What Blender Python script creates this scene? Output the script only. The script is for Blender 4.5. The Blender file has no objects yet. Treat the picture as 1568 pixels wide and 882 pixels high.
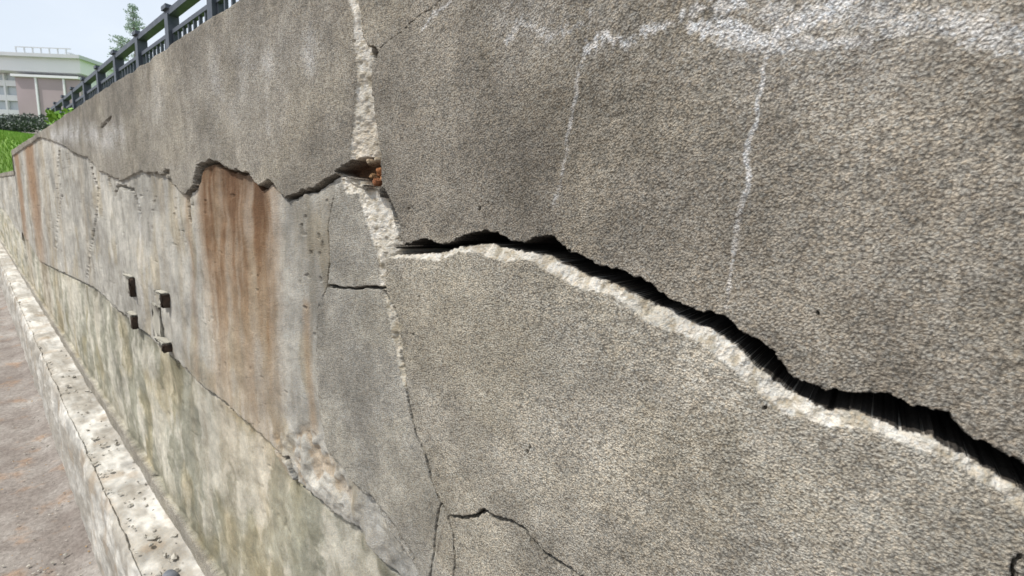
import bpy, bmesh, math, random
import numpy as np
from mathutils import Matrix, Vector
random.seed(4); rng=np.random.default_rng(4)
S=bpy.context.scene
S.view_settings.view_transform='Standard'; S.view_settings.look='None'; S.view_settings.exposure=0

# ---------------------------------------------------------------- survey of the wall (camera calibration)
F=680.0; CX,CY=784.0,441.0
def nrm(v): v=np.array(v,float); return v/np.linalg.norm(v)
xc=-nrm((-840,163,-F)); zc_=-nrm((-245,-4099.4,-F)); zc_=nrm(zc_-xc*np.dot(xc,zc_)); yc=np.cross(zc_,xc)
R=np.array([xc,yc,zc_])            # camera->world
CAM=np.array([0.0,-0.55,1.75])
def ray(u,v): return R@np.array([u-CX,CY-v,-F])
def P(u,v,y=0.0):
    d=ray(u,v); s=(y-CAM[1])/d[1]; p=CAM+s*d; return (p[0],p[2])
def PZ_(u,v,z):
    d=ray(u,v); s=(z-CAM[2])/d[2]; return CAM+s*d
def PD(u,v,dist):                  # point at horizontal distance
    d=ray(u,v); s=dist/math.hypot(d[0],d[1]); return CAM+s*d
def PP(pts,y=0.0): return [P(a,b,y) for a,b in pts]

cam=bpy.data.cameras.new('camera'); co=bpy.data.objects.new('camera',cam); S.collection.objects.link(co)
M=Matrix(((R[0][0],R[0][1],R[0][2],CAM[0]),(R[1][0],R[1][1],R[1][2],CAM[1]),(R[2][0],R[2][1],R[2][2],CAM[2]),(0,0,0,1)))
co.matrix_world=M; cam.sensor_width=36; cam.lens=F/1568*36; cam.clip_start=0.02; cam.clip_end=5000
cam.dof.use_dof=True; cam.dof.focus_distance=0.85; cam.dof.aperture_fstop=8.0
S.camera=co
TOP=P(250,78)[1]; ZB=P(205,706)[1]
q=PZ_(207,882,ZB); LY=q[1]                 # outer edge of the footing
ZP=P(160,882,LY)[1]                        # path level
XE=P(18,240)[0]                            # where the wall steps down

# ---------------------------------------------------------------- noise helpers
def hsh(xi,yi,seed):
    h=xi*np.uint32(374761393)+yi*np.uint32(668265263)+np.uint32((seed*1442695041)&0xffffffff)
    h=(h^(h>>np.uint32(13)))*np.uint32(1274126177)
    h=h^(h>>np.uint32(16))
    return (h>>np.uint32(8)).astype(np.float32)*np.float32(1/16777216.0)
def vn(x,y,seed=0):
    xf=np.floor(x); yf=np.floor(y); fx=(x-xf).astype(np.float32); fy=(y-yf).astype(np.float32)
    xi=xf.astype(np.int32).view(np.uint32); yi=yf.astype(np.int32).view(np.uint32)
    fx=fx*fx*(3-2*fx); fy=fy*fy*(3-2*fy); o=np.uint32(1)
    a=hsh(xi,yi,seed); b=hsh(xi+o,yi,seed); c=hsh(xi,yi+o,seed); d=hsh(xi+o,yi+o,seed)
    a+=(b-a)*fx; c+=(d-c)*fx
    return a+(c-a)*fy
def fbm(x,y,seed=0,o=4,g=.5):
    s=0;a=1;t=0
    for i in range(o):
        s=s+np.float32(a)*vn(x*2**i+17.3*i,y*2**i-9.1*i,seed+i*7); t+=a; a*=g
    return s/np.float32(t)
def sst(a,b,x):
    t=np.clip((x-a)/(b-a),0,1); return t*t*(3-2*t)

# ---------------------------------------------------------------- mesh helpers
def link(o,parent=None):
    S.collection.objects.link(o)
    if parent: o.parent=parent
    return o
def empty(name):
    e=bpy.data.objects.new(name,None); S.collection.objects.link(e); return e
def grid_mesh(name,X,Y,Z,mat,col=None,parent=None,flip=False):
    nr,nc=X.shape
    me=bpy.data.meshes.new(name); n=nr*nc
    co_=np.stack([X,Y,Z],-1).reshape(-1).astype(np.float32)
    idx=np.arange(n,dtype=np.int32).reshape(nr,nc)
    q=np.stack([idx[:-1,:-1],idx[:-1,1:],idx[1:,1:],idx[1:,:-1]],-1).reshape(-1,4)
    if flip: q=q[:,::-1]
    nf=len(q)
    me.vertices.add(n); me.vertices.foreach_set('co',co_)
    me.loops.add(nf*4); me.loops.foreach_set('vertex_index',q.reshape(-1).astype(np.int32))
    me.polygons.add(nf); me.polygons.foreach_set('loop_start',(np.arange(nf)*4).astype(np.int32))
    me.polygons.foreach_set('loop_total',np.full(nf,4,np.int32))
    me.polygons.foreach_set('use_smooth',np.ones(nf,bool))
    me.update(calc_edges=True)
    if col is not None:
        a=me.color_attributes.new('Col','FLOAT_COLOR','POINT')
        a.data.foreach_set('color',col.reshape(-1).astype(np.float32))
    me.materials.append(mat)
    return link(bpy.data.objects.new(name,me),parent)
def box(bm,c,s,rot=None):
    r=bmesh.ops.create_cube(bm,size=1); 
    for v in r['verts']:
        p=Vector((v.co.x*s[0],v.co.y*s[1],v.co.z*s[2]))
        if rot is not None: p=rot@p
        v.co=p+Vector(c)
    return r['verts']
def bm_obj(bm,name,mat,parent=None,smooth=False):
    me=bpy.data.meshes.new(name); bm.to_mesh(me); bm.free(); me.materials.append(mat)
    for p in me.polygons: p.use_smooth=smooth
    return link(bpy.data.objects.new(name,me),parent)

# ---------------------------------------------------------------- materials
def newmat(name):
    m=bpy.data.materials.new(name); m.use_nodes=True; nt=m.node_tree
    b=nt.nodes['Principled BSDF']; b.inputs['Roughness'].default_value=.9
    b.inputs['Specular IOR Level'].default_value=.25
    return m,nt,b
def N(nt,t,**k):
    n=nt.nodes.new(t)
    for a,v in k.items(): setattr(n,a,v)
    return n
def simple(name,c1,c2,scale=5,rough=.85,bump=.0,bs=60,metal=0):
    m,nt,b=newmat(name); L=nt.links
    tc=N(nt,'ShaderNodeTexCoord'); n=N(nt,'ShaderNodeTexNoise'); n.inputs['Scale'].default_value=scale; n.inputs['Detail'].default_value=6
    L.new(tc.outputs['Object'],n.inputs['Vector'])
    r=N(nt,'ShaderNodeValToRGB'); r.color_ramp.elements[0].position=.3; r.color_ramp.elements[1].position=.7
    r.color_ramp.elements[0].color=(*c1,1); r.color_ramp.elements[1].color=(*c2,1)
    L.new(n.outputs['Fac'],r.inputs['Fac']); L.new(r.outputs['Color'],b.inputs['Base Color'])
    b.inputs['Roughness'].default_value=rough; b.inputs['Metallic'].default_value=metal
    if bump:
        n2=N(nt,'ShaderNodeTexNoise'); n2.inputs['Scale'].default_value=bs; n2.inputs['Detail'].default_value=5
        L.new(tc.outputs['Object'],n2.inputs['Vector'])
        bp=N(nt,'ShaderNodeBump'); bp.inputs['Distance'].default_value=bump; L.new(n2.outputs['Fac'],bp.inputs['Height']); L.new(bp.outputs['Normal'],b.inputs['Normal'])
    return m

def wall_mat():
    m,nt,b=newmat('roughcast_concrete'); L=nt.links
    at=N(nt,'ShaderNodeAttribute'); at.attribute_name='Col'
    tc=N(nt,'ShaderNodeTexCoord')
    mp=N(nt,'ShaderNodeMapping'); mp.inputs['Scale'].default_value=(1,1,1)
    L.new(tc.outputs['Object'],mp.inputs['Vector'])
    n1=N(nt,'ShaderNodeTexNoise'); n1.inputs['Scale'].default_value=390; n1.inputs['Detail'].default_value=3; n1.inputs['Roughness'].default_value=.6
    vo=N(nt,'ShaderNodeTexVoronoi'); vo.feature='F1'; vo.inputs['Scale'].default_value=310
    n3=N(nt,'ShaderNodeTexNoise'); n3.inputs['Scale'].default_value=1300; n3.inputs['Detail'].default_value=2
    n4=N(nt,'ShaderNodeTexNoise'); n4.inputs['Scale'].default_value=17; n4.inputs['Detail'].default_value=8; n4.inputs['Roughness'].default_value=.6
    n5=N(nt,'ShaderNodeTexNoise'); n5.inputs['Scale'].default_value=100; n5.inputs['Detail'].default_value=2
    ad=N(nt,'ShaderNodeVectorMath',operation='MULTIPLY_ADD'); L.new(n1.outputs['Color'],ad.inputs[0]); ad.inputs[1].default_value=(.003,.003,.003); L.new(mp.outputs[0],ad.inputs[2])
    for n in (n1,n3,n4,n5): L.new(mp.outputs[0],n.inputs['Vector'])
    L.new(ad.outputs[0],vo.inputs['Vector'])
    h1=N(nt,'ShaderNodeMath',operation='MULTIPLY'); L.new(vo.outputs['Distance'],h1.inputs[0]); h1.inputs[1].default_value=-.95
    h2=N(nt,'ShaderNodeMath',operation='MULTIPLY_ADD'); L.new(n1.outputs['Fac'],h2.inputs[0]); h2.inputs[1].default_value=1.9; L.new(h1.outputs[0],h2.inputs[2])
    h25=N(nt,'ShaderNodeMath',operation='MULTIPLY_ADD'); L.new(n5.outputs['Fac'],h25.inputs[0]); h25.inputs[1].default_value=1.0; L.new(h2.outputs[0],h25.inputs[2])
    h3=N(nt,'ShaderNodeMath',operation='MULTIPLY_ADD'); L.new(n3.outputs['Fac'],h3.inputs[0]); h3.inputs[1].default_value=.3; L.new(h25.outputs[0],h3.inputs[2])
    r=N(nt,'ShaderNodeMapRange'); L.new(h3.outputs[0],r.inputs['Value']); r.inputs['From Min'].default_value=.70; r.inputs['From Max'].default_value=1.50
    r.inputs['To Min'].default_value=.50; r.inputs['To Max'].default_value=1.36
    mx=N(nt,'ShaderNodeMix',data_type='FLOAT'); L.new(at.outputs['Alpha'],mx.inputs[0]); mx.inputs[2].default_value=1; L.new(r.outputs[0],mx.inputs[3])
    r4=N(nt,'ShaderNodeMapRange'); L.new(n4.outputs['Fac'],r4.inputs['Value']); r4.inputs['From Min'].default_value=.3; r4.inputs['From Max'].default_value=.7
    r4.inputs['To Min'].default_value=.80; r4.inputs['To Max'].default_value=1.19
    mm=N(nt,'ShaderNodeMath',operation='MULTIPLY'); L.new(mx.outputs[0],mm.inputs[0]); L.new(r4.outputs[0],mm.inputs[1])
    hs=N(nt,'ShaderNodeMix',data_type='RGBA',blend_type='MULTIPLY'); hs.inputs[0].default_value=1
    L.new(at.outputs['Color'],hs.inputs[6])
    cc=N(nt,'ShaderNodeMix',data_type='RGBA'); cc.inputs[6].default_value=(.93,.98,1.05,1); cc.inputs[7].default_value=(1.07,1.0,.93,1); L.new(vo.outputs['Color'],cc.inputs[0])
    L.new(cc.outputs[2],hs.inputs[7])
    sc=N(nt,'ShaderNodeVectorMath',operation='SCALE'); L.new(hs.outputs[2],sc.inputs[0]); L.new(mm.outputs[0],sc.inputs['Scale'])
    L.new(sc.outputs[0],b.inputs['Base Color'])
    bp=N(nt,'ShaderNodeBump'); bp.inputs['Strength'].default_value=1
    dd=N(nt,'ShaderNodeMath',operation='MULTIPLY_ADD'); L.new(at.outputs['Alpha'],dd.inputs[0]); dd.inputs[1].default_value=.0034; dd.inputs[2].default_value=.0003
    L.new(dd.outputs[0],bp.inputs['Distance']); L.new(h3.outputs[0],bp.inputs['Height']); L.new(bp.outputs['Normal'],b.inputs['Normal'])
    b.inputs['Roughness'].default_value=.92
    return m
WM=wall_mat()

# ---------------------------------------------------------------- WALL
def hx(u): 
    v=278+0.06*(u+56); return P(u,v)[0]
us=np.linspace(-40,1640,1250)
xs=np.array([hx(u) for u in us]); xr=xs[-1]+np.geomspace(.004,2.5,50)
xs=np.sort(np.concatenate([xs,xr,[XE-.004,XE+.004]]))
Z0=ZB-.06
zs=np.concatenate([np.arange(Z0,1.15,.0038),np.arange(1.15,2.12,.00128),np.linspace(2.12,TOP,int((TOP-2.12)/.0032))])
X,Z=np.meshgrid(xs,zs)
far=sst(-.9,-3,X)
wa=.0035+.010*far
Xw=X+(fbm(X*55,Z*55,11,4,.6)-.5)*2*wa*1.0+(fbm(X*230,Z*230,5,2)-.5)*.0036
Zw=Z+(fbm(X*50,Z*50,31,4,.6)-.5)*2*wa*1.3+(fbm(X*220,Z*220,6,2)-.5)*.0046
def _win(p,margin):
    lo=p.min(0)-margin; hi=p.max(0)+margin
    return np.searchsorted(zs,lo[1]-.03),np.searchsorted(zs,hi[1]+.03),np.searchsorted(xs,lo[0]-.03),np.searchsorted(xs,hi[0]+.03)
def sdf(poly,margin=.05,x=None,z=None):
    x=Xw if x is None else x; z=Zw if z is None else z
    p=np.array(poly,float); out=np.full(X.shape,margin,np.float32)
    r0,r1,c0,c1=_win(p,margin)
    xx=x[r0:r1,c0:c1].astype(np.float32); zz=z[r0:r1,c0:c1].astype(np.float32)
    if xx.size==0: return out
    D=np.full(xx.shape,1e9,np.float32); ins=np.zeros(xx.shape,bool)
    p=p.astype(np.float32)
    for i in range(len(p)):
        a=p[i]; b=p[(i+1)%len(p)]; e=b-a; l=max(float(e@e),1e-12)
        t=np.clip(((xx-a[0])*e[0]+(zz-a[1])*e[1])/np.float32(l),0,1)
        D=np.minimum(D,(xx-a[0]-t*e[0])**2+(zz-a[1]-t*e[1])**2)
        if a[1]!=b[1]:
            c=((a[1]>zz)!=(b[1]>zz))&(xx<(b[0]-a[0])*(zz-a[1])/(b[1]-a[1])+a[0]); ins^=c
    D=np.sqrt(D); D[ins]*=-1
    out[r0:r1,c0:c1]=np.minimum(D,margin); return out
def pdist(pts,margin=.06,x=None,z=None):
    x=Xw if x is None else x; z=Zw if z is None else z
    p=np.array(pts,float); out=np.full(X.shape,margin,np.float32)
    r0,r1,c0,c1=_win(p,margin)
    xx=x[r0:r1,c0:c1].astype(np.float32); zz=z[r0:r1,c0:c1].astype(np.float32)
    if xx.size==0: return out
    D=np.full(xx.shape,1e9,np.float32); p=p.astype(np.float32)
    for i in range(len(p)-1):
        a=p[i]; b=p[i+1]; e=b-a; l=max(float(e@e),1e-12)
        t=np.clip(((xx-a[0])*e[0]+(zz-a[1])*e[1])/np.float32(l),0,1)
        D=np.minimum(D,(xx-a[0]-t*e[0])**2+(zz-a[1]-t*e[1])**2)
    out[r0:r1,c0:c1]=np.minimum(np.sqrt(D),margin); return out

upfr=PP([(60,210),(75,214),(95,222),(115,236),(132,240),(150,262),(185,277),(215,262),(250,268),(268,285),(285,302),(297,285),(302,256),(320,246),(348,260),(375,266),(395,288),(410,277),(420,292),(436,306),(462,294),(480,290),(512,268),(545,262)])
upfr=[(-40,2.20),(-16,2.22),(-11,2.22)]+upfr
rb=PP([(520,272),(508,300),(500,345),(503,400),(497,438),(481,475),(480,520),(476,560),(487,640),(497,690),(530,730),(570,775),(605,830),(650,900)])
lofr=PP([(60,402),(100,420),(140,442),(195,495),(250,542),(300,590),(345,625),(375,652),(400,680),(440,735),(500,792),(545,825),(570,862),(610,905)])
lofr=[(-40,1.3),(-16,1.32)]+lofr
polyL=upfr+rb+lofr[::-1]
polyLL=lofr+[(lofr[-1][0]+.02,.1),(-40,.1)]
polyM=PP([(512,268),(553,288),(562,335),(578,390),(582,442),(600,500),(611,560),(622,610),(640,680),(662,745),(680,790),(668,830),(660,900)])+rb[::-1]
sL=sdf(polyL); sLL=sdf(polyLL); sM=sdf(polyM)
mL=sst(.002,-.002,sL); mLL=sst(.003,-.006,sLL); mM=sst(.0015,-.0015,sM)*(1-mL)
dep=np.zeros(X.shape)
dep+=(fbm(X*3,Z*3,77,3)-.5)*.014+(fbm(X*25,Z*25,78,3)-.5)*.0032
dep+=mL*(.014+.008*(fbm(X*6,Z*6,80,4)-.5)*2)
dep+=mM*(.004)
dep+=mLL*(1-mL)*(.030+.016*(fbm(X*5,Z*5,81,5)-.5)*2)
g1=fbm(X*170,Z*170,90,2)
dep-=(g1-.5)*.0013*(1-mL*.5)*(1-mLL*.5)

# colours --------------------------------------------------
col=np.zeros(X.shape+(3,),np.float32)
def put(mask,c):
    global col
    m=mask[...,None]; col=col*(1-m)+np.array(c,np.float32)*m
def mul(mask,c):
    global col
    col=col*(1-mask[...,None]*(1-np.array(c,np.float32)))
big=fbm(X*2.2,Z*2.2,40,4); med=fbm(X*9,Z*9,41,4); strk=fbm(X*20+med*1.2,Z*2.2,42,4); strkf=fbm(X*55+med*2,Z*5,43,3)
mot=fbm(X*3.5,Z*7,44,5,.6)
put(np.ones(X.shape),(.318,.290,.246))
put(sst(-.35,-1.3,X),(.370,.342,.292))
mainU=PP([(600,385),(612,376),(650,366),(668,374),(690,372),(710,362),(740,353),(765,360),(782,370),(805,373),(820,366),(845,361),(862,374),(880,386),(905,400),(930,411),(962,418),(1000,434),(1010,447),(1030,460),(1058,470),(1076,479),(1105,481),(1128,500),(1150,515),(1175,532),(1196,551),(1206,572),(1226,586),(1262,596),(1300,605),(1335,604),(1362,607),(1400,626),(1455,634),(1472,655),(1492,672),(1530,692),(1568,714),(1640,750)])
mainL=PP([(588,396),(630,395),(668,400),(700,385),(728,386),(750,396),(775,402),(800,395),(815,399),(830,413),(862,427),(890,442),(940,454),(965,470),(985,492),(1015,504),(1050,513),(1075,528),(1100,549),(1125,568),(1150,589),(1168,612),(1190,631),(1230,642),(1270,651),(1330,658),(1372,674),(1400,685),(1440,694),(1460,709),(1480,725),(1530,757),(1568,791),(1640,831)])
mainD=PP([(605,389),(640,388),(668,387),(700,377),(740,372),(770,378),(800,384),(832,389),(870,405),(900,423),(950,437),(975,452),(1002,467),(1050,488),(1090,506),(1130,535),(1162,563),(1185,585),(1215,604),(1260,622),(1330,636),(1380,657),(1430,668),(1480,695),(1568,754),(1640,793)])
low=mainL+[(P(1640,815)[0]+3,.9),(P(1640,815)[0]+3,.1),(lofr[-1][0],.1)]+PP([(660,900),(680,790),(662,745),(640,680),(622,610),(611,560),(600,500),(584,442)])
sLow=sdf(low,.05); mLow=sst(.003,-.003,sLow)
put(mLow,(.460,.428,.366))
put(mM,(.415,.396,.350))
put(mL,(.445,.43,.388))
put(mLL*(1-mL),(.55,.525,.445))
flat=np.clip(mL+mLL,0,1)
col*= (1+(big-.5)*.75+(med-.5)*(.55-.15*flat))[...,None]
mul(np.clip(1-flat,0,1)*sst(.5,.75,strk)*.35,(.80,.79,.78))
mul(mL*sst(.5,.75,strk)*.5,(.60,.60,.58))
mul(mLL*sst(.5,.75,strk)*.3,(.66,.66,.63))
mul(mL*sst(.55,.8,strkf)*.3,(.68,.62,.52))
mul(mL*sst(.42,.62,mot)*.6,(.70,.69,.68)); mul(mL*sst(.5,.36,mot)*.5,(1.12,1.11,1.09))
mul(mL*sst(.58,.70,fbm(X*6,Z*3,48,4))*.5,(.80,.70,.52))
mul((1-flat)*sst(TOP-.35,TOP,Z)*.5*sst(.2,.7,strk),(.74,.72,.70))
bl1=fbm(X*6,Z*6,49,5,.6); bl2=fbm(X*3.5,Z*4.5,53,5,.6)
mul((1-flat)*sst(.44,.64,bl1)*.55,(.74,.73,.71)); mul((1-flat)*sst(.50,.64,bl2)*.5,(1.15,1.13,1.07))
dm=fbm(X*6+med,Z*2.6,46,6,.62); dm2=fbm(X*11,Z*7,55,6,.65)
mul(mLL*sst(.46,.62,dm)*.85,(.50,.52,.48))
mul(mLL*sst(.48,.64,dm2)*.55,(.66,.65,.60))
mul(mLL*sst(.55,.72,fbm(X*4,Z*3,47,4))*.7,(.88,.80,.62))
mul(sst(.06,0,np.abs(sLL+.02))*mLL*.6*sst(.35,.6,med),(.55,.54,.5))
mul(mLL*sst(ZB+.3,ZB,Z)*.5,(.66,.62,.52))
# rust ----------------------------------------------------
def band(u0,u1,v,soft=.3):
    x0=P(u0,v)[0]; x1=P(u1,v)[0]; w=(x1-x0)*soft
    return sst(x0-w,x0+w,X)*sst(x1+w,x1-w,X)
zt=np.interp(X,[p[0] for p in upfr],[p[1] for p in upfr]); dz=zt-Z
below=sst(-.005,.01,dz); dzc=np.clip(dz,0,9)
rs=fbm(X*14+med*.6,Z*1.6,50,5,.6); rs2=fbm(X*50+med*.8,Z*3.0,51,4,.6); rb_=fbm(X*14,Z*9,54,5,.65)
B1=band(301,408,300,.16)
r1=B1*below*np.exp(-(dzc/.62)**1.3)*(.55+.9*sst(.26,.74,rs))*(.66+.7*rs2)*(.68+.64*rb_)
rtan=B1*below*np.exp(-dzc/1.6)*(.5+.5*sst(.30,.70,rs))*(.55+.9*rb_)
r2=band(283,290,400,.6)*below*np.exp(-dzc/1.2)*.9
r3=sst(.035,.0,pdist(PP([(462,470),(463,540),(466,600),(470,660)]),.05))*.75
r4=(band(27,33,300,.4)+band(44,56,300,.4))*below*np.exp(-dzc/1.6)*1.5
r5=band(64,70,300,.6)*below*.5+band(84,88,300,.6)*below*.4+band(120,126,300,.6)*below*.3+band(240,246,330,.5)*below*.5*np.exp(-dzc/.5)+band(262,268,330,.5)*below*.35
vis=np.clip(mL+mLL*.6,0,1)
put(np.clip(rtan+r3*.6+r5,0,1)*vis*.70,(.40,.315,.20))
put(np.clip(r1+r2*.6+r3*.5+r4,0,1)*vis*.82,(.27,.155,.075))
mul(sst(.5,1.15,r1)*.7*mL,(.50,.40,.33))
mul(B1*below*np.exp(-dzc/.18)*.8*mL,(.40,.32,.27))
# efflorescence --------------------------------
Xs=X+(fbm(X*30,Z*30,61,3)-.5)*.014; Zs=Z+(fbm(X*30,Z*30,62,3)-.5)*.014
sn=fbm(X*190,Z*190,63,3,.65); sn2=fbm(X*14,Z*14,64,3)
def salt(pts,w,k=1.,th=.5):
    d=pdist(PP(pts),.1,Xs,Zs); m=np.exp(-(d/w)**2)*(d<.099)
    return k*sst(th,th+.25,sn*.62+m*.4+(sn2-.5)*.3)*np.clip(m*1.6,0,1)
def smear(pts,w,k):
    d=pdist(PP(pts),.25,Xs,Zs); return k*np.exp(-(d/w)**2)*(d<.249)*sst(.3,.7,med*.5+sn*.5)
W=np.zeros(X.shape)
for pts,w,k,th in [
  ([(780,60),(800,35),(840,55),(890,45)],.012,.5,.49),
  ([(900,75),(930,55),(965,68),(1010,42),(1060,22),(1130,5)],.010,.85,.44),
  ([(1060,42),(1120,50),(1170,62),(1215,40),(1255,18),(1300,-10)],.011,1.0,.42),
  ([(1100,66),(1180,74),(1260,66),(1320,58),(1380,40)],.008,.7,.46),
  ([(1180,20),(1300,18),(1400,32),(1480,40),(1568,60),(1640,60)],.016,.6,.49),
  ([(1177,78),(1166,140),(1158,200),(1148,240),(1143,290)],.0028,.75,.43),
  ([(1143,290),(1130,360),(1112,470)],.0035,.42,.48),
  ([(908,20),(895,80),(878,180),(868,240),(850,310)],.0042,.42,.47),
  ([(690,0),(665,22),(648,48)],.005,.6,.44)]:
    W=np.maximum(W,salt(pts,w,k,th))
for pts,w,k in [([(470,68),(474,94)],.04,.55),([(330,108),(332,124)],.08,.4),([(370,96),(374,116)],.08,.45),([(408,88),(409,102)],.04,.55),
  ([(408,100),(407,140),(410,200)],.014,.32),([(322,165),(324,185)],.07,.28),([(240,150),(242,165)],.12,.28),
  ([(355,150),(358,175)],.05,.2),([(78,208),(90,211),(104,204),(120,202)],.07,.8),([(130,203),(155,212),(185,206)],.07,.6),
  ([(207,300),(210,400),(212,480)],.03,.35),([(300,110),(480,70)],.12,.12),([(790,20),(1000,40),(1300,60)],.06,.24)]:
    W=np.maximum(W,smear(pts,w,k))
put(np.clip(W,0,1)*.86,(.78,.78,.78))

grain=np.clip(1-.64*mL-.64*mLL-.25*mM,0.05,1)
fresh=(.545,.522,.472)
def opening(poly,deep,shade_col=None,soft=.002,spread=.0):
    global dep
    s=sdf(poly,.02); m=sst(soft*.4,-soft*.6,s); 
    n=(fbm(X*60,Z*60,95,3)-.5)*.012
    dep=dep*(1-m)+(deep+n)*m
    if shade_col is not None: put(np.maximum(m,sst(spread+.0010,spread,s)) if spread else m,shade_col)  # dark tint paints the gap's inner shade; the rusty hole gets its own brown
    return m
ro_=(fbm(X*90,Z*90,96,4,.6)-.5)*.008+(fbm(X*25,Z*25,97,3)-.5)*.006; nn_=fbm(X*80,Z*80,98,4,.6)
def ledge(poly,edge,slope,base=.002,c=fresh,mx=.03):
    """broken face: depth grows with distance from its front edge"""
    global dep,grain
    s=sdf(poly,.02); m=sst(.0006,-.0008,s); d=pdist(edge,.08)
    prof=np.clip(base+d*slope+ro_*np.clip(d/.005,0,1),0,mx)
    dep=dep*(1-m)+(dep+prof)*m
    put(m,c); mul(m*sst(.44,.70,nn_),(.66,.62,.55)); mul(m*sst(.45,.65,sn2)*.5,(.82,.79,.72))
    grain=grain*(1-m)+.25*m
    return m
full=mainU+mainL[::-1]
ledge(full,mainL,.50)
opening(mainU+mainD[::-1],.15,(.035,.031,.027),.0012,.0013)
V1=PP([(526,-230),(531,0),(540,22),(539,60),(545,110),(542,160),(539,200),(538,243),(560,248),(575,245),(573,200),(568,150),(568,105),(563,75),(553,50),(551,22),(546,0),(540,-230)])
V1e=PP([(526,-230),(531,0),(540,22),(539,60),(545,110),(542,160),(539,200),(538,243)])
ledge(V1,V1e,.36,.002,(.60,.575,.52))
put(sst(.004,-.001,sdf(PP([(541,100),(547,110),(545,160),(541,200),(540,243),(575,245),(572,200),(567,150),(568,105)])))*sst(.4,.6,med)*.5,(.48,.42,.33))
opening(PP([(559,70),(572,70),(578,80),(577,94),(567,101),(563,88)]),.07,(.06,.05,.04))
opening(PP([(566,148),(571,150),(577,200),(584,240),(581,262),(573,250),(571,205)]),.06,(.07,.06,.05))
V2=PP([(520,268),(548,275),(556,292),(580,290),(592,335),(604,372),(608,388),(590,396),(588,441),(579,441),(575,388),(561,345),(550,308),(548,296),(528,296)])
V2e=PP([(520,268),(528,296),(548,296),(550,308),(561,345),(575,388),(579,441)])
ledge(V2,V2e,.30,.001,(.60,.575,.52))
opening(PP([(512,262),(545,243),(575,238),(584,255),(585,284),(566,291),(553,285),(546,272),(520,268)]),.05,(.16,.09,.05))
for (a,b,rr,cc) in [(572,262,.012,(.40,.17,.07)),(566,278,.011,(.36,.15,.07)),(578,272,.010,(.42,.20,.09)),(556,248,.009,(.36,.28,.19)),(568,243,.008,(.42,.36,.27)),(560,268,.007,(.33,.2,.1))]:
    cx,cz=P(a,b); d=np.hypot((Xw-cx),(Zw-cz)); m=sst(rr*1.2,rr*.6,d); dep-=m*.040*np.clip(dep/.05,0,1); put(m,cc)
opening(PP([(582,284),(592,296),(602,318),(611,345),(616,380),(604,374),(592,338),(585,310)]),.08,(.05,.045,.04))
V3=PP([(580,443),(588,450),(598,470),(608,492),(611,520),(612,550),(618,585),(622,605),(612,590),(603,550),(596,520),(589,480)])
ledge(V3,PP([(580,443),(589,480),(596,520),(603,550),(612,590)]),.5,.001,(.54,.51,.44))
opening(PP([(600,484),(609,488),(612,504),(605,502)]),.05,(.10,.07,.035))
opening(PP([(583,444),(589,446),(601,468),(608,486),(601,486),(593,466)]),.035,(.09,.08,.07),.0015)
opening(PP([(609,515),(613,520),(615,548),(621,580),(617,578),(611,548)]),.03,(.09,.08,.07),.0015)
pk=[(735,318,.005),(806,692,.0045),(811,686,.0035),(893,605,.0025),(748,312,.003),(1170,625,.004),(503,315,.004),(630,512,.003),(1250,480,.003),(625,318,.004),(640,455,.003),(540,60,.005)]
for (a,b,rr) in pk:
    cx,cz=P(a,b); d=np.hypot((Xw-cx)*1.5,Zw-cz); m=sst(rr,rr*.5,d); dep+=m*.007; mul(m,(.5,.48,.45))
pit=sst(.84,.92,vn(X*45,Z*45,140))*sst(.5,.6,bl1); dep+=pit*.004*flat; mul(pit*.4*flat,(.5,.48,.45))
def crack(pts,w,deep=.02,k=.75,spall=0):
    global dep
    d=pdist(PP(pts),.05); ww=w*(.45+1.1*fbm(X*22,Z*22,71,3))
    m=sst(ww,ww*.45,d); dep+=m*deep; mul(m*k,(.35,.33,.30))  # crack colour darkened too, painting in the shade inside
    if spall:
        m2=sst(spall,0,d)*(1-m)*sst(.45,.6,fbm(X*40,Z*40,73,3)); dep+=m2*.003; put(m2*.4,fresh)
crack([(606,540),(613,565),(620,600),(627,640),(635,668),(650,700),(658,735),(672,772),(688,793),(706,795),(730,792),(741,783),(752,790),(765,796),(785,800),(806,815),(824,838),(856,862),(890,884),(940,915)],.0046,.03,.95)
crack([(497,436),(515,441),(540,443),(560,440),(588,441)],.0042,.025,.85)
crack([(520,272),(508,300),(500,345),(503,400),(497,438),(481,475),(480,520),(476,560),(487,640),(497,690)],.0050,.012,.6)
crack([(572,80),(590,65),(612,52),(632,34),(655,16),(672,2),(690,-14)],.0007,.003,.35)
crack([(672,770),(665,800),(662,840),(655,890)],.0024,.01,.5); crack([(684,792),(694,825),(695,860),(690,900)],.0016,.01,.4)
crack([(345,628),(375,655),(402,684),(420,700),(436,706),(447,745),(470,762),(500,790),(522,808),(545,822),(560,850),(585,880),(610,905)],.0070,.035,.85,.02)
crack([(560,760),(578,780),(598,805),(630,860)],.003,.01,.5,.012)
crack([(1568,850),(1556,868),(1552,900)],.002,.02)
crack([(420,292),(436,306),(462,294),(480,290),(512,268)],.0055,.03,.75)
crack([(285,302),(297,285),(302,256),(320,246),(348,260),(375,266),(395,288),(410,277),(420,292)],.008,.02,.75)
for pts in ([(132,240),(146,290),(143,330),(135,380),(128,430)],[(88,228),(84,260),(92,300),(84,340),(82,380)],[(250,268),(258,262),(262,280)],[(155,195),(170,180)],[(160,275),(172,300),(176,285),(200,290),(210,330)],[(284,300),(287,340)]):
    crack(pts,.012,.02,.5)
crack([(60,402),(140,442),(195,495),(250,542),(300,590),(345,628)],.010,.02,.6,.03)
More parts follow.
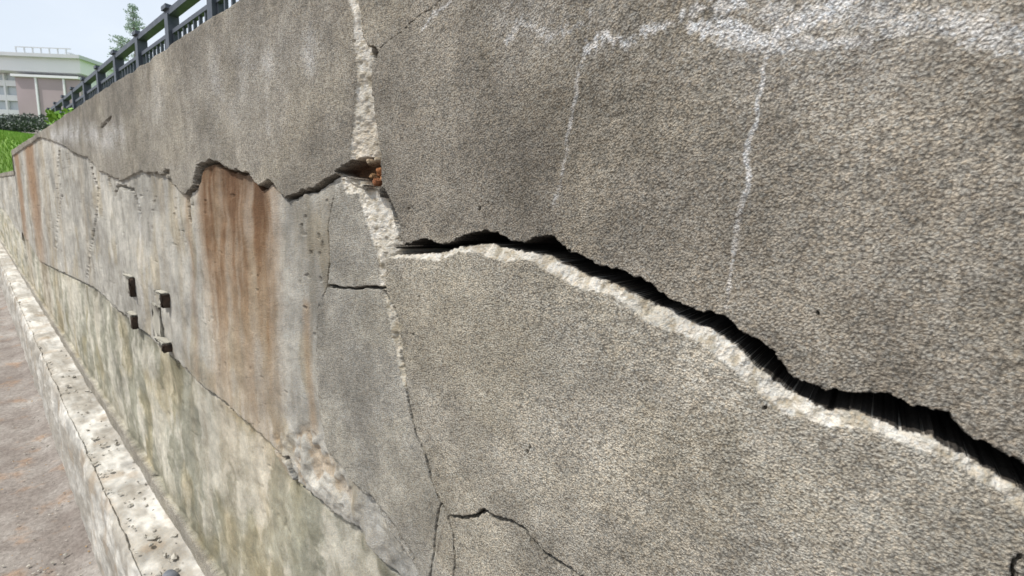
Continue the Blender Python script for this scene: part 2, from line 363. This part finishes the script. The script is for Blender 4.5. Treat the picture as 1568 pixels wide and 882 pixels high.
# spalled zones near the lower break
mR=sst(.02,-.02,sdf(PP([(405,672),(432,662),(470,655),(496,690),(515,725),(535,765),(500,788),(455,752),(425,705)])))
lump=fbm(X*20,Z*20,101,4)
dep+=mR*((lump-.45)*.038); put(mR*sst(.52,.62,lump)*.5,(.36,.25,.14)); put(mR*sst(.5,.38,lump)*.3,(.5,.48,.43))
mR2=sst(.02,-.015,sdf(PP([(500,700),(545,740),(590,800),(640,900),(600,900),(560,850),(520,800)])))
lump2=fbm(X*13,Z*13,102,5); dep+=mR2*((lump2-.5)*.03); put(mR2*sst(.40,.6,lump2)*.4,(.44,.44,.42))

Y=dep
edge=(fbm(X[-1:]*12,X[-1:]*0,3,3)-.5)*.014
Z=Z.copy()
Z[-1:]+=edge; Z[-2:-1]+=edge*.9; Z[-3:-2]+=edge*.6
ZL=1.98
fx=(X[0]<XE); Z[:,fx]=Z0+(Z[:,fx]-Z0)*(ZL-Z0)/(TOP-Z0)
Xt=np.repeat(X[-1:],4,0); Zt=np.repeat(Z[-1:],4,0); Yt=np.stack([Y[-1]*0+a for a in (.01,.1,.28,.32)])
Zt[0]+=.004; Zt[1]+=.006;Zt[2]+=.006; Zt[3]-=.5
colT=np.repeat(col[-1:],4,0); gT=np.repeat(grain[-1:],4,0)
XX=np.vstack([X,Xt]); YY=np.vstack([Y,Yt]); ZZ=np.vstack([Z,Zt]); CC=np.concatenate([np.concatenate([col,colT]),np.concatenate([grain,gT])[...,None]],-1)
CC[...,:3]=np.clip(CC[...,:3],.01,.85)
wall=empty('cracked_concrete_retaining_wall')
grid_mesh('wall_face',XX,YY,ZZ,WM,CC,wall)
conc=simple('plain_concrete',(.30,.28,.24),(.42,.40,.34),6,bump=.004,bs=120)
bm=bmesh.new(); box(bm,((XE+xs[-1])/2,.26,1.1),(xs[-1]-XE-.02,.1,2.2)); box(bm,((XE-40)/2,.26,.95),(40+XE,.1,1.9)); bm_obj(bm,'wall_core',conc,wall)

# ---------------------------------------------------------------- sockets on the wall
bb=empty('wall_mounting_sockets')
def rough_block(name,x0,x1,z0,z1,y0,y1,mat,amp=.004):
    bm=bmesh.new(); box(bm,((x0+x1)/2,(y0+y1)/2,(z0+z1)/2),(x1-x0,y1-y0,z1-z0))
    bmesh.ops.bevel(bm,geom=bm.edges[:],offset=min(.004,(z1-z0)*.12),segments=2,affect='EDGES')
    bmesh.ops.subdivide_edges(bm,edges=bm.edges[:],cuts=3,use_grid_fill=True)
    for v in bm.verts:
        v.co+=Vector((random.uniform(-1,1),random.uniform(-1,1),random.uniform(-1,1)))*amp*.5
    return bm_obj(bm,name,mat,bb,True)
bmat=simple('old_mortar',(.28,.265,.225),(.42,.40,.345),9,bump=.004,bs=150)
dark=simple('rusty_steel_socket',(.022,.018,.015),(.065,.042,.03),30,bump=.003,bs=90)
for i,(u,v,hp,w,e) in enumerate([(209,440,27,.03,.014),(260,461,19,.03,.016),(212,494,18,.03,.013),(264,533,11,.03,.020)]):
    x,z=P(u,v,.015); h=(P(u,v-hp/2,.015)[1]-z)*2
    rough_block('socket_%d'%i,x-w,x,z-h/2,z+h/2,-e,.06,dark,.006)
    ww=w+random.uniform(.05,.10)
    rough_block('lip_%d'%i,x-ww-.04,x-.014,z+h/2-.004,z+h/2+.005,-e*.9,.05,bmat,.008)
    rough_block('body_%d'%i,x-ww,x-w+.004,z-h/2+.004,z+h/2-.002,-e*.4,.05,bmat,.011)
x,z=P(250,472,.015); x1,z1=P(250,522,.015); rough_block('mortar_pad',x-.17,x-.03,z1,z,.005,.05,bmat,.010)

# ---------------------------------------------------------------- footing ledge
lx=np.concatenate([-np.geomspace(40,2.2,420),np.linspace(-2.19,1.0,600),np.linspace(1.02,3,30)])
prof=[(.06,ZB+.006),(.03,ZB+.004),(LY*.5,ZB),(LY+.012,ZB-.004),(LY,ZB-.018),(LY-.006,ZB-.1),(LY-.012,ZP-.03)]
prof=np.array(prof); s=np.concatenate([[0],np.cumsum(np.hypot(*np.diff(prof,axis=0).T))])
ss=np.linspace(0,s[-1],130); py=np.interp(ss,s,prof[:,0]); pz=np.interp(ss,s,prof[:,1])
LX,SS=np.meshgrid(lx,ss); PY=np.repeat(py[:,None],len(lx),1); PZ=np.repeat(pz[:,None],len(lx),1)
n1=fbm(LX*4,SS*6,201,5,.5)-.5; n2=fbm(LX*20,SS*22,202,5,.5)-.5; st=np.floor(fbm(LX*4,SS*6,203,3)*7)/7-.5
topm=(SS<s[3]); cor=np.exp(-((SS-s[3])/.04)**2)
disp=n1*.035+n2*.012+st*.040-cor*(.008+.09*np.clip(n1+.05,0,1))
PY-=disp*np.where(topm,.15,.6); PZ+=disp*np.where(topm,.9,.15)
PZ+=.015*sst(.09,.0,SS)
lc=np.zeros(LX.shape+(4,)); base=np.array((.50,.485,.445)); lc[...,:3]=base*(1+(n1*.9+n2*.6))[...,None]
dirt=sst(.42,.60,fbm(LX*3.5,SS*7,204,6,.6))[...,None]; lc[...,:3]=lc[...,:3]*(1-dirt*.7)+np.array((.27,.245,.205))*dirt*.7
gm=sst(.60,.7,fbm(LX*7,SS*6,205,5))[...,None]; lc[...,:3]=lc[...,:3]*(1-gm*.4)+np.array((.33,.24,.15))*gm*.4
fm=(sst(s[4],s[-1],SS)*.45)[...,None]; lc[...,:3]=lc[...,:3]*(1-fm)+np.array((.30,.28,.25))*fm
lc[...,3]=.2; lc=np.clip(lc,.02,.8)
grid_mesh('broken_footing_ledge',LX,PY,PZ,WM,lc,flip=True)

stone=simple('rubble_stone',(.30,.28,.24),(.52,.49,.43),14,bump=.004,bs=120)
bm=bmesh.new()
for i in range(600):
    x=-abs(random.gauss(0,1))*3.2-.4
    onl=random.random()<.4
    y=random.uniform(LY+.02,.0) if onl else LY-abs(random.gauss(0,.3))-.01; z=ZB+.004 if onl else ZP+.006
    r=random.choice([.004,.006,.008,.014])*random.uniform(.7,1.3)
    if not onl: r*=.6
    if x>-1.6: r*=.7
    mt=Matrix.Translation((x,y,z+r*.3))@Matrix.Rotation(random.random()*6,4,'Z')@Matrix.Rotation(random.random()*.7,4,'X')@Matrix.Diagonal((r*random.uniform(.8,1.6),r,r*random.uniform(.4,.8),1))
    vv=bmesh.ops.create_icosphere(bm,subdivisions=1,radius=1,matrix=mt)['verts']
    k=random.random()*9
    for v in vv:
        q=v.co-Vector((x,y,z)); v.co+=q*.45*math.sin(q.x/r*2.1+k)*math.cos(q.y/r*2.7+k)
bm_obj(bm,'rubble',stone)
qx=PZ_(262,895,ZB)
bm=bmesh.new(); vv=bmesh.ops.create_icosphere(bm,subdivisions=4,radius=1,matrix=Matrix.Translation((qx[0],min(qx[1],-.05),ZB+.018))@Matrix.Diagonal((.055,.035,.042,1)))['verts']
for v in vv: v.co+=Vector((0,0,.004*math.sin(v.co.x*90)))
bm_obj(bm,'grey_cobble',simple('slate_stone',(.10,.11,.13),(.17,.18,.20),30,bump=.002,bs=200),smooth=True)

# ---------------------------------------------------------------- path
m,nt,b=newmat('worn_path'); L=nt.links
tc=N(nt,'ShaderNodeTexCoord')
def noise(sc,d=6,rg=.5):
    n=N(nt,'ShaderNodeTexNoise'); n.inputs['Scale'].default_value=sc; n.inputs['Detail'].default_value=d; n.inputs['Roughness'].default_value=rg; L.new(tc.outputs['Object'],n.inputs['Vector']); return n
def ramp(src,stops):
    r=N(nt,'ShaderNodeValToRGB'); e=r.color_ramp.elements
    e[0].position,e[0].color=stops[0][0],(*stops[0][1],1); e[1].position,e[1].color=stops[-1][0],(*stops[-1][1],1)
    for p,c in stops[1:-1]:
        q=e.new(p); q.color=(*c,1)
    L.new(src,r.inputs['Fac']); return r
a=ramp(noise(2.6,9,.6).outputs['Fac'],[(.34,(.175,.148,.132)),(.5,(.245,.217,.196)),(.66,(.33,.305,.28))])
bmix=N(nt,'ShaderNodeMix',data_type='RGBA'); rm=ramp(noise(4.2,8,.6).outputs['Fac'],[(.55,(0,0,0)),(.68,(.6,.6,.6))]); L.new(rm.outputs[0],bmix.inputs[0]); L.new(a.outputs[0],bmix.inputs[6]); bmix.inputs[7].default_value=(.33,.21,.13,1)
cm=N(nt,'ShaderNodeMix',data_type='RGBA',blend_type='MULTIPLY'); cm.inputs[0].default_value=1; L.new(bmix.outputs[2],cm.inputs[6]); rr=ramp(noise(32,10,.75).outputs['Fac'],[(.38,(.70,.69,.68)),(.62,(1.16,1.16,1.16))]); L.new(rr.outputs[0],cm.inputs[7])
L.new(cm.outputs[2],b.inputs['Base Color'])
bp=N(nt,'ShaderNodeBump'); bp.inputs['Distance'].default_value=.010; L.new(noise(32,10,.75).outputs['Fac'],bp.inputs['Height']); L.new(bp.outputs[0],b.inputs['Normal'])
gx=np.concatenate([[-1500,-300,-80],-np.geomspace(40,4,60),np.linspace(-3.9,3,160),[30,300,1500]]); gy=np.concatenate([[-1500,-200,-30,-6],np.linspace(-3,LY+.01,120),[.1]])
GX,GY=np.meshgrid(gx,gy); GZ=ZP+np.where(GY>-3.1,(fbm(GX*1.5,GY*1.5,301,3)-.5)*.014,0)-.004+.025*sst(LY-.12,LY,GY)*np.where(np.abs(GX)<50,1,0)
grid_mesh('path',GX,GY,GZ,m,None)
leafm=simple('dead_leaf',(.20,.12,.06),(.33,.23,.12),20)
bm=bmesh.new()
for i in range(180):
    x=-abs(random.gauss(0,1))*4-.3; y=LY-abs(random.gauss(0,.25))-.02
    z=ZP+.02
    r=random.uniform(.005,.012); a_=random.random()*6.28
    pts=[(math.cos(t)*r*(1 if k%2==0 else .45),math.sin(t)*r*(.6),random.uniform(0,.006)) for k,t in enumerate([j*math.pi/3 for j in range(6)])]
    vs=[bm.verts.new((x+p[0]*math.cos(a_)-p[1]*math.sin(a_),y+p[0]*math.sin(a_)+p[1]*math.cos(a_),z+p[2])) for p in pts]
    bm.faces.new(vs)
bm_obj(bm,'leaf_litter',leafm)

# ---------------------------------------------------------------- terrain behind the wall
grassm=simple('grass_ground',(.08,.17,.02),(.17,.30,.04),1.5,bump=.03,bs=30)
def terr(t,y):
    h=TOP-.06+np.clip(np.minimum(t,60)-9.5,0,99)*.080
    lowz=(ZL-.05)+np.maximum(y-.3,0)*7
    k=sst(-XE-.1,-XE+.5,t)
    return np.where(k>0,h*(1-k)+np.minimum(h,lowz)*k,h)
tx=np.concatenate([[-1500,-500,-200],np.linspace(-120,-20,100),np.linspace(-19.9,-8,60),np.linspace(-7,12,20),[300,1500]]); ty=np.concatenate([np.array([.30,.35,.4,.5,.6,.7,.8,1.0,1.2,1.7]),np.geomspace(2.3,1500,70)])
TX,TY=np.meshgrid(tx,ty); T=-TX
TZ=terr(T,TY)+(fbm(TX*.6,TY*.6,401,4)-.5)*.25*sst(9,14,T)*sst(.3,2,TY)
grid_mesh('grass_bank',TX,TY,TZ,grassm,None)
bm=bmesh.new()
for i in range(20000):
    t=random.uniform(11,45); x=-t; y=.32+abs(random.gauss(0,1))*1.6
    z=float(terr(np.array(t),np.array(y)))-.04; h=random.uniform(.08,.22); w=.016; a_=random.random()*3.14
    dx,dy=math.cos(a_)*w,math.sin(a_)*w; lx_,ly_=random.uniform(-.08,.08),random.uniform(-.08,.08)
    v=[bm.verts.new(p) for p in((x-dx,y-dy,z),(x+dx,y+dy,z),(x+lx_,y+ly_,z+h))]; bm.faces.new(v)
bm_obj(bm,'grass',simple('grass_blade',(.13,.27,.03),(.25,.42,.07),3))

def leaves(bm,c,rad,n,size,fn=None):
    for i in range(n):
        while True:
            p=Vector((random.uniform(-1,1),random.uniform(-1,1),random.uniform(-1,1)))
            if p.length<1: break
        q=Vector((c[0]+p.x*rad[0],c[1]+p.y*rad[1],c[2]+p.z*rad[2]))
        a=Vector((random.gauss(0,1),random.gauss(0,1),random.gauss(0,1))).normalized(); b_=a.orthogonal().normalized(); s_=size*random.uniform(.5,1.3)
        bm.faces.new([bm.verts.new(q+a*s_),bm.verts.new(q+b_*s_*.5),bm.verts.new(q-a*s_),bm.verts.new(q-b_*s_*.5)])
def foliage_mat(name,c1,c2): 
    return simple(name,c1,c2,1.2,rough=.7)
hm=foliage_mat('hedge_leaf',(.08,.10,.09),(.14,.165,.13))
bm=bmesh.new()
for i in range(50):
    u=random.uniform(-60,72); D=random.uniform(40,46); p=PD(u,random.uniform(186,194)-(u-20)*.06,D)
    leaves(bm,p,(1.3,1.3,.32),150,.10)
bm_obj(bm,'hedge',hm)
wm=foliage_mat('weed_leaf',(.10,.24,.02),(.24,.42,.05))
bm=bmesh.new(); x,z=P(92,180,.1)
for i in range(24):
    a_=random.random()*6.28; l=random.uniform(.05,.22)
    leaves(bm,(x+math.cos(a_)*l*.5,.12+math.sin(a_)*.08,TOP+.01+l*.6),(.08,.05,.06),14,.03)
bm_obj(bm,'weed_plant',wm)

# ---------------------------------------------------------------- railing (set back 0.6 m)
rail=empty('metal_railing')
rm_=simple('blue_grey_paint',(.055,.065,.085),(.10,.11,.135),12,rough=.5,metal=.2)
ry=.60; rz=TOP-.05; H=P(230,42,ry)[1]-rz-.03; xa,xb=-12.5,3.2
bm=bmesh.new()
box(bm,((xa+xb)/2,ry,rz+H),(xb-xa,.06,.045)); box(bm,((xa+xb)/2,ry,rz+H-.14),(xb-xa,.03,.03)); box(bm,((xa+xb)/2,ry,rz+.12),(xb-xa,.03,.03))
bm_obj(bm,'rails',rm_,rail)
bm=bmesh.new(); x=xa+.3
while x<=xb: 
    box(bm,(x,ry,rz+H/2-.02),(.09,.075,H+.02)); box(bm,(x,ry,rz+H+.035),(.12,.10,.03)); box(bm,(x,ry,rz+.01),(.14,.14,.02)); x+=.96
bm_obj(bm,'posts',rm_,rail)
bm=bmesh.new(); x=xa+.12
while x<=xb: box(bm,(x,ry,rz+H/2),(.02,.02,H-.28)); x+=.12
bm_obj(bm,'balusters',rm_,rail)

# ---------------------------------------------------------------- building
bld=empty('white_office_building')
D=62.
c=PD(60,180,D); cf=ray(CX,CY); fwd=nrm((cf[0],cf[1],0)); fwd=nrm(fwd+.06*np.array([fwd[1],-fwd[0],0])); rgt=np.array([fwd[1],-fwd[0],0]); 
def onf(u,v):
    d=ray(u,v); t=((c-CAM)@fwd)/(d@fwd); p=CAM+t*d; return (p-c)@rgt,p[2]
rotm=Matrix(((rgt[0],fwd[0],0),(rgt[1],fwd[1],0),(0,0,1)))
def fbox(bm,s0,s1,z0,z1,d0,d1):
    cc=c+rgt*(s0+s1)/2+fwd*(d0+d1)/2; box(bm,(cc[0],cc[1],(z0+z1)/2),(s1-s0,d1-d0,z1-z0),rotm)
white=simple('white_render',(.78,.79,.81),(.84,.84,.85),.3); purp=simple('mauve_cladding',(.38,.31,.325),(.44,.36,.375),.5)
glass=simple('window_glass',(.42,.47,.50),(.56,.60,.63),.4,rough=.15); pale=simple('pale_green_glass',(.5,.62,.62),(.6,.72,.72),.3,rough=.2)
greyp=simple('grey_panel',(.56,.58,.60),(.66,.67,.69),.5)
s_l,_=onf(-150,90); s_r,zr=onf(130,90); _,zb=onf(60,205); _,zt1=onf(60,91); _,zt2=onf(60,112); _,zm=onf(60,150)
bm=bmesh.new(); fbox(bm,s_l,s_r,zt2,zt1,-.5,14); fbox(bm,s_l,s_r-.3,zb-2,zt2-.02,.6,13); bm_obj(bm,'upper_storey_and_core',white,bld)
bm=bmesh.new(); fbox(bm,s_l-.3,s_r+.3,zt1,zt1+.3,-.8,14.4); bm_obj(bm,'roof_slab',greyp,bld)
s_p0,_=onf(34,150); s_p1,_=onf(131,150); _,zp=onf(60,121)
bm=bmesh.new(); fbox(bm,s_p0,s_p1,zb-2,zp,-.4,.5); bm_obj(bm,'mauve_wing',purp,bld)
bm=bmesh.new()
for u in (66,108): 
    s0,_=onf(u,150); fbox(bm,s0-.09,s0+.09,zb-2,zp,-.5,-.42)
fbox(bm,s_p0-.2,s_p1+.1,zp+.01,zp+.22,-.6,.4)
s0=s_l
while s0<s_p0-.6: fbox(bm,s0,s0+.18,zb-2,zt2-.1,.30,.50); s0+=1.9
for z in np.arange(zb-1,zt2-.4,1.3): fbox(bm,s_l,s_p0-.1,z,z+.5,.33,.47)
bm_obj(bm,'frames',white,bld)
bm=bmesh.new(); fbox(bm,s_l+.1,s_p0-.25,zb-2,zt2-.15,.52,.58)
bm_obj(bm,'windows',glass,bld)
bm=bmesh.new(); s0,_=onf(35,80); s1,_=onf(118,80)
fbox(bm,s0,s1,zt1+.8,zt1+.86,-.6,-.5); x=s0
while x<=s1: fbox(bm,x,x+.06,zt1+.3,zt1+.8,-.6,-.5); x+=.8
for x in np.arange(s0+3,s1,1.6): fbox(bm,x,x+.45,zt1+.3,zt1+1.0+.4*math.sin(x*3),1,1.5)
bm_obj(bm,'roof_railing_and_vents',greyp,bld)
gb=empty('glass_pavilion')
s0,z0=onf(116,104); s1,z1=onf(165,72)
bm=bmesh.new(); fbox(bm,s0,s1,z0-6,z1-.9,16,28); bm_obj(bm,'glass_walls',pale,gb)
bm=bmesh.new(); cc=c+rgt*(s0+s1)/2+fwd*22; vs=[]
for a_,b_ in ((-1,-1),(1,-1),(1,1),(-1,1)):
    q=cc+rgt*a_*(s1-s0)/2+fwd*b_*6; vs.append(bm.verts.new((q[0],q[1],z1-.88)))
t_=bm.verts.new((cc[0],cc[1],z1+.5)); 
for i in range(4): bm.faces.new((vs[i],vs[(i+1)%4],t_))
bm.faces.new(vs[::-1]); bm_obj(bm,'roof',pale,gb)
bm=bmesh.new()
for x in np.linspace(s0,s1,9): fbox(bm,x-.07,x+.07,z0-6,z1-.9,15.8,15.98)
for z in np.linspace(z0-4,z1-1,6): fbox(bm,s0,s1,z,z+.1,15.7,15.79)
bm_obj(bm,'mullions',white,gb)

# ---------------------------------------------------------------- trees
bark=simple('bark',(.16,.15,.14),(.24,.22,.20),8,bump=.02,bs=20)
def tree(u,vt,vb,D,name='conifer_tree',wid=1.1,lm=None,nb=48):
    t=empty(name); pt=PD(u,vt,D); pb=PD(u,vb,D); H_=pt[2]-pb[2]
    bm=bmesh.new(); bmesh.ops.create_cone(bm,segments=10,radius1=.12,radius2=.02,depth=H_,matrix=Matrix.Translation((pb[0],pb[1],pb[2]+H_/2)))
    bl=bmesh.new()
    for k in range(nb):
        f=random.uniform(.12,1)**.8; z=pb[2]+H_*f; r=wid*(1.08-f)*random.uniform(.5,1.2); a_=random.random()*6.28
        e=Vector((pb[0]+math.cos(a_)*r,pb[1]+math.sin(a_)*r,z+.25*r)); s_=Vector((pb[0],pb[1],z))
        dvec=e-s_; q=dvec.to_track_quat('Z','Y').to_matrix().to_4x4()
        bmesh.ops.create_cone(bm,segments=5,radius1=.025,radius2=.006,depth=dvec.length,matrix=Matrix.Translation((s_+e)/2)@q)
        for j in range(5): 
            p=s_+dvec*(.3+.17*j); leaves(bl,p,(.22,.22,.10),9,.05)
    bm_obj(bm,'trunk_and_limbs',bark,t); bm_obj(bl,'crown',lm,t)
tl=foliage_mat('tree_leaf',(.32,.40,.36),(.44,.52,.47))  # leaf colours paled, distance haze painted into them
tree(213,12,150,34,'conifer_tree',1.6,tl)
tree(192,58,150,38,'conifer_tree',1.5,tl)

# ---------------------------------------------------------------- light
sd=Vector((-.37,-.46,.81)).normalized()
sun=bpy.data.lights.new('sun','SUN'); sun.energy=4.8; sun.angle=math.radians(.6); sun.color=(1,.96,.89)
so=bpy.data.objects.new('sun',sun); link(so); so.rotation_euler=sd.to_track_quat('Z','Y').to_euler()
w=bpy.data.worlds.new('World'); S.world=w; w.use_nodes=True; nt=w.node_tree
sk=nt.nodes.new('ShaderNodeTexSky'); sk.sky_type='NISHITA'; sk.sun_disc=False
sk.sun_elevation=math.asin(sd.z); sk.sun_rotation=math.atan2(sd.x,sd.y); sk.air_density=1; sk.dust_density=2.0
tc=nt.nodes.new('ShaderNodeTexCoord'); mp=nt.nodes.new('ShaderNodeMapping'); mp.inputs['Scale'].default_value=(1,1,2.5)
cn=nt.nodes.new('ShaderNodeTexNoise'); cn.inputs['Scale'].default_value=2.2; cn.inputs['Detail'].default_value=7
cr=nt.nodes.new('ShaderNodeMapRange'); cr.inputs['From Min'].default_value=.35; cr.inputs['From Max'].default_value=.65; cr.inputs['To Min'].default_value=.70; cr.inputs['To Max'].default_value=.96
mi=nt.nodes.new('ShaderNodeMix'); mi.data_type='RGBA'; mi.inputs[7].default_value=(7.8,8.5,9.3,1)
nt.links.new(tc.outputs['Generated'],mp.inputs[0]); nt.links.new(mp.outputs[0],cn.inputs['Vector']); nt.links.new(cn.outputs['Fac'],cr.inputs['Value']); nt.links.new(cr.outputs[0],mi.inputs[0]); nt.links.new(sk.outputs[0],mi.inputs[6])
bg=nt.nodes['Background']; bg.inputs['Strength'].default_value=.116; nt.links.new(mi.outputs[2],bg.inputs['Color'])
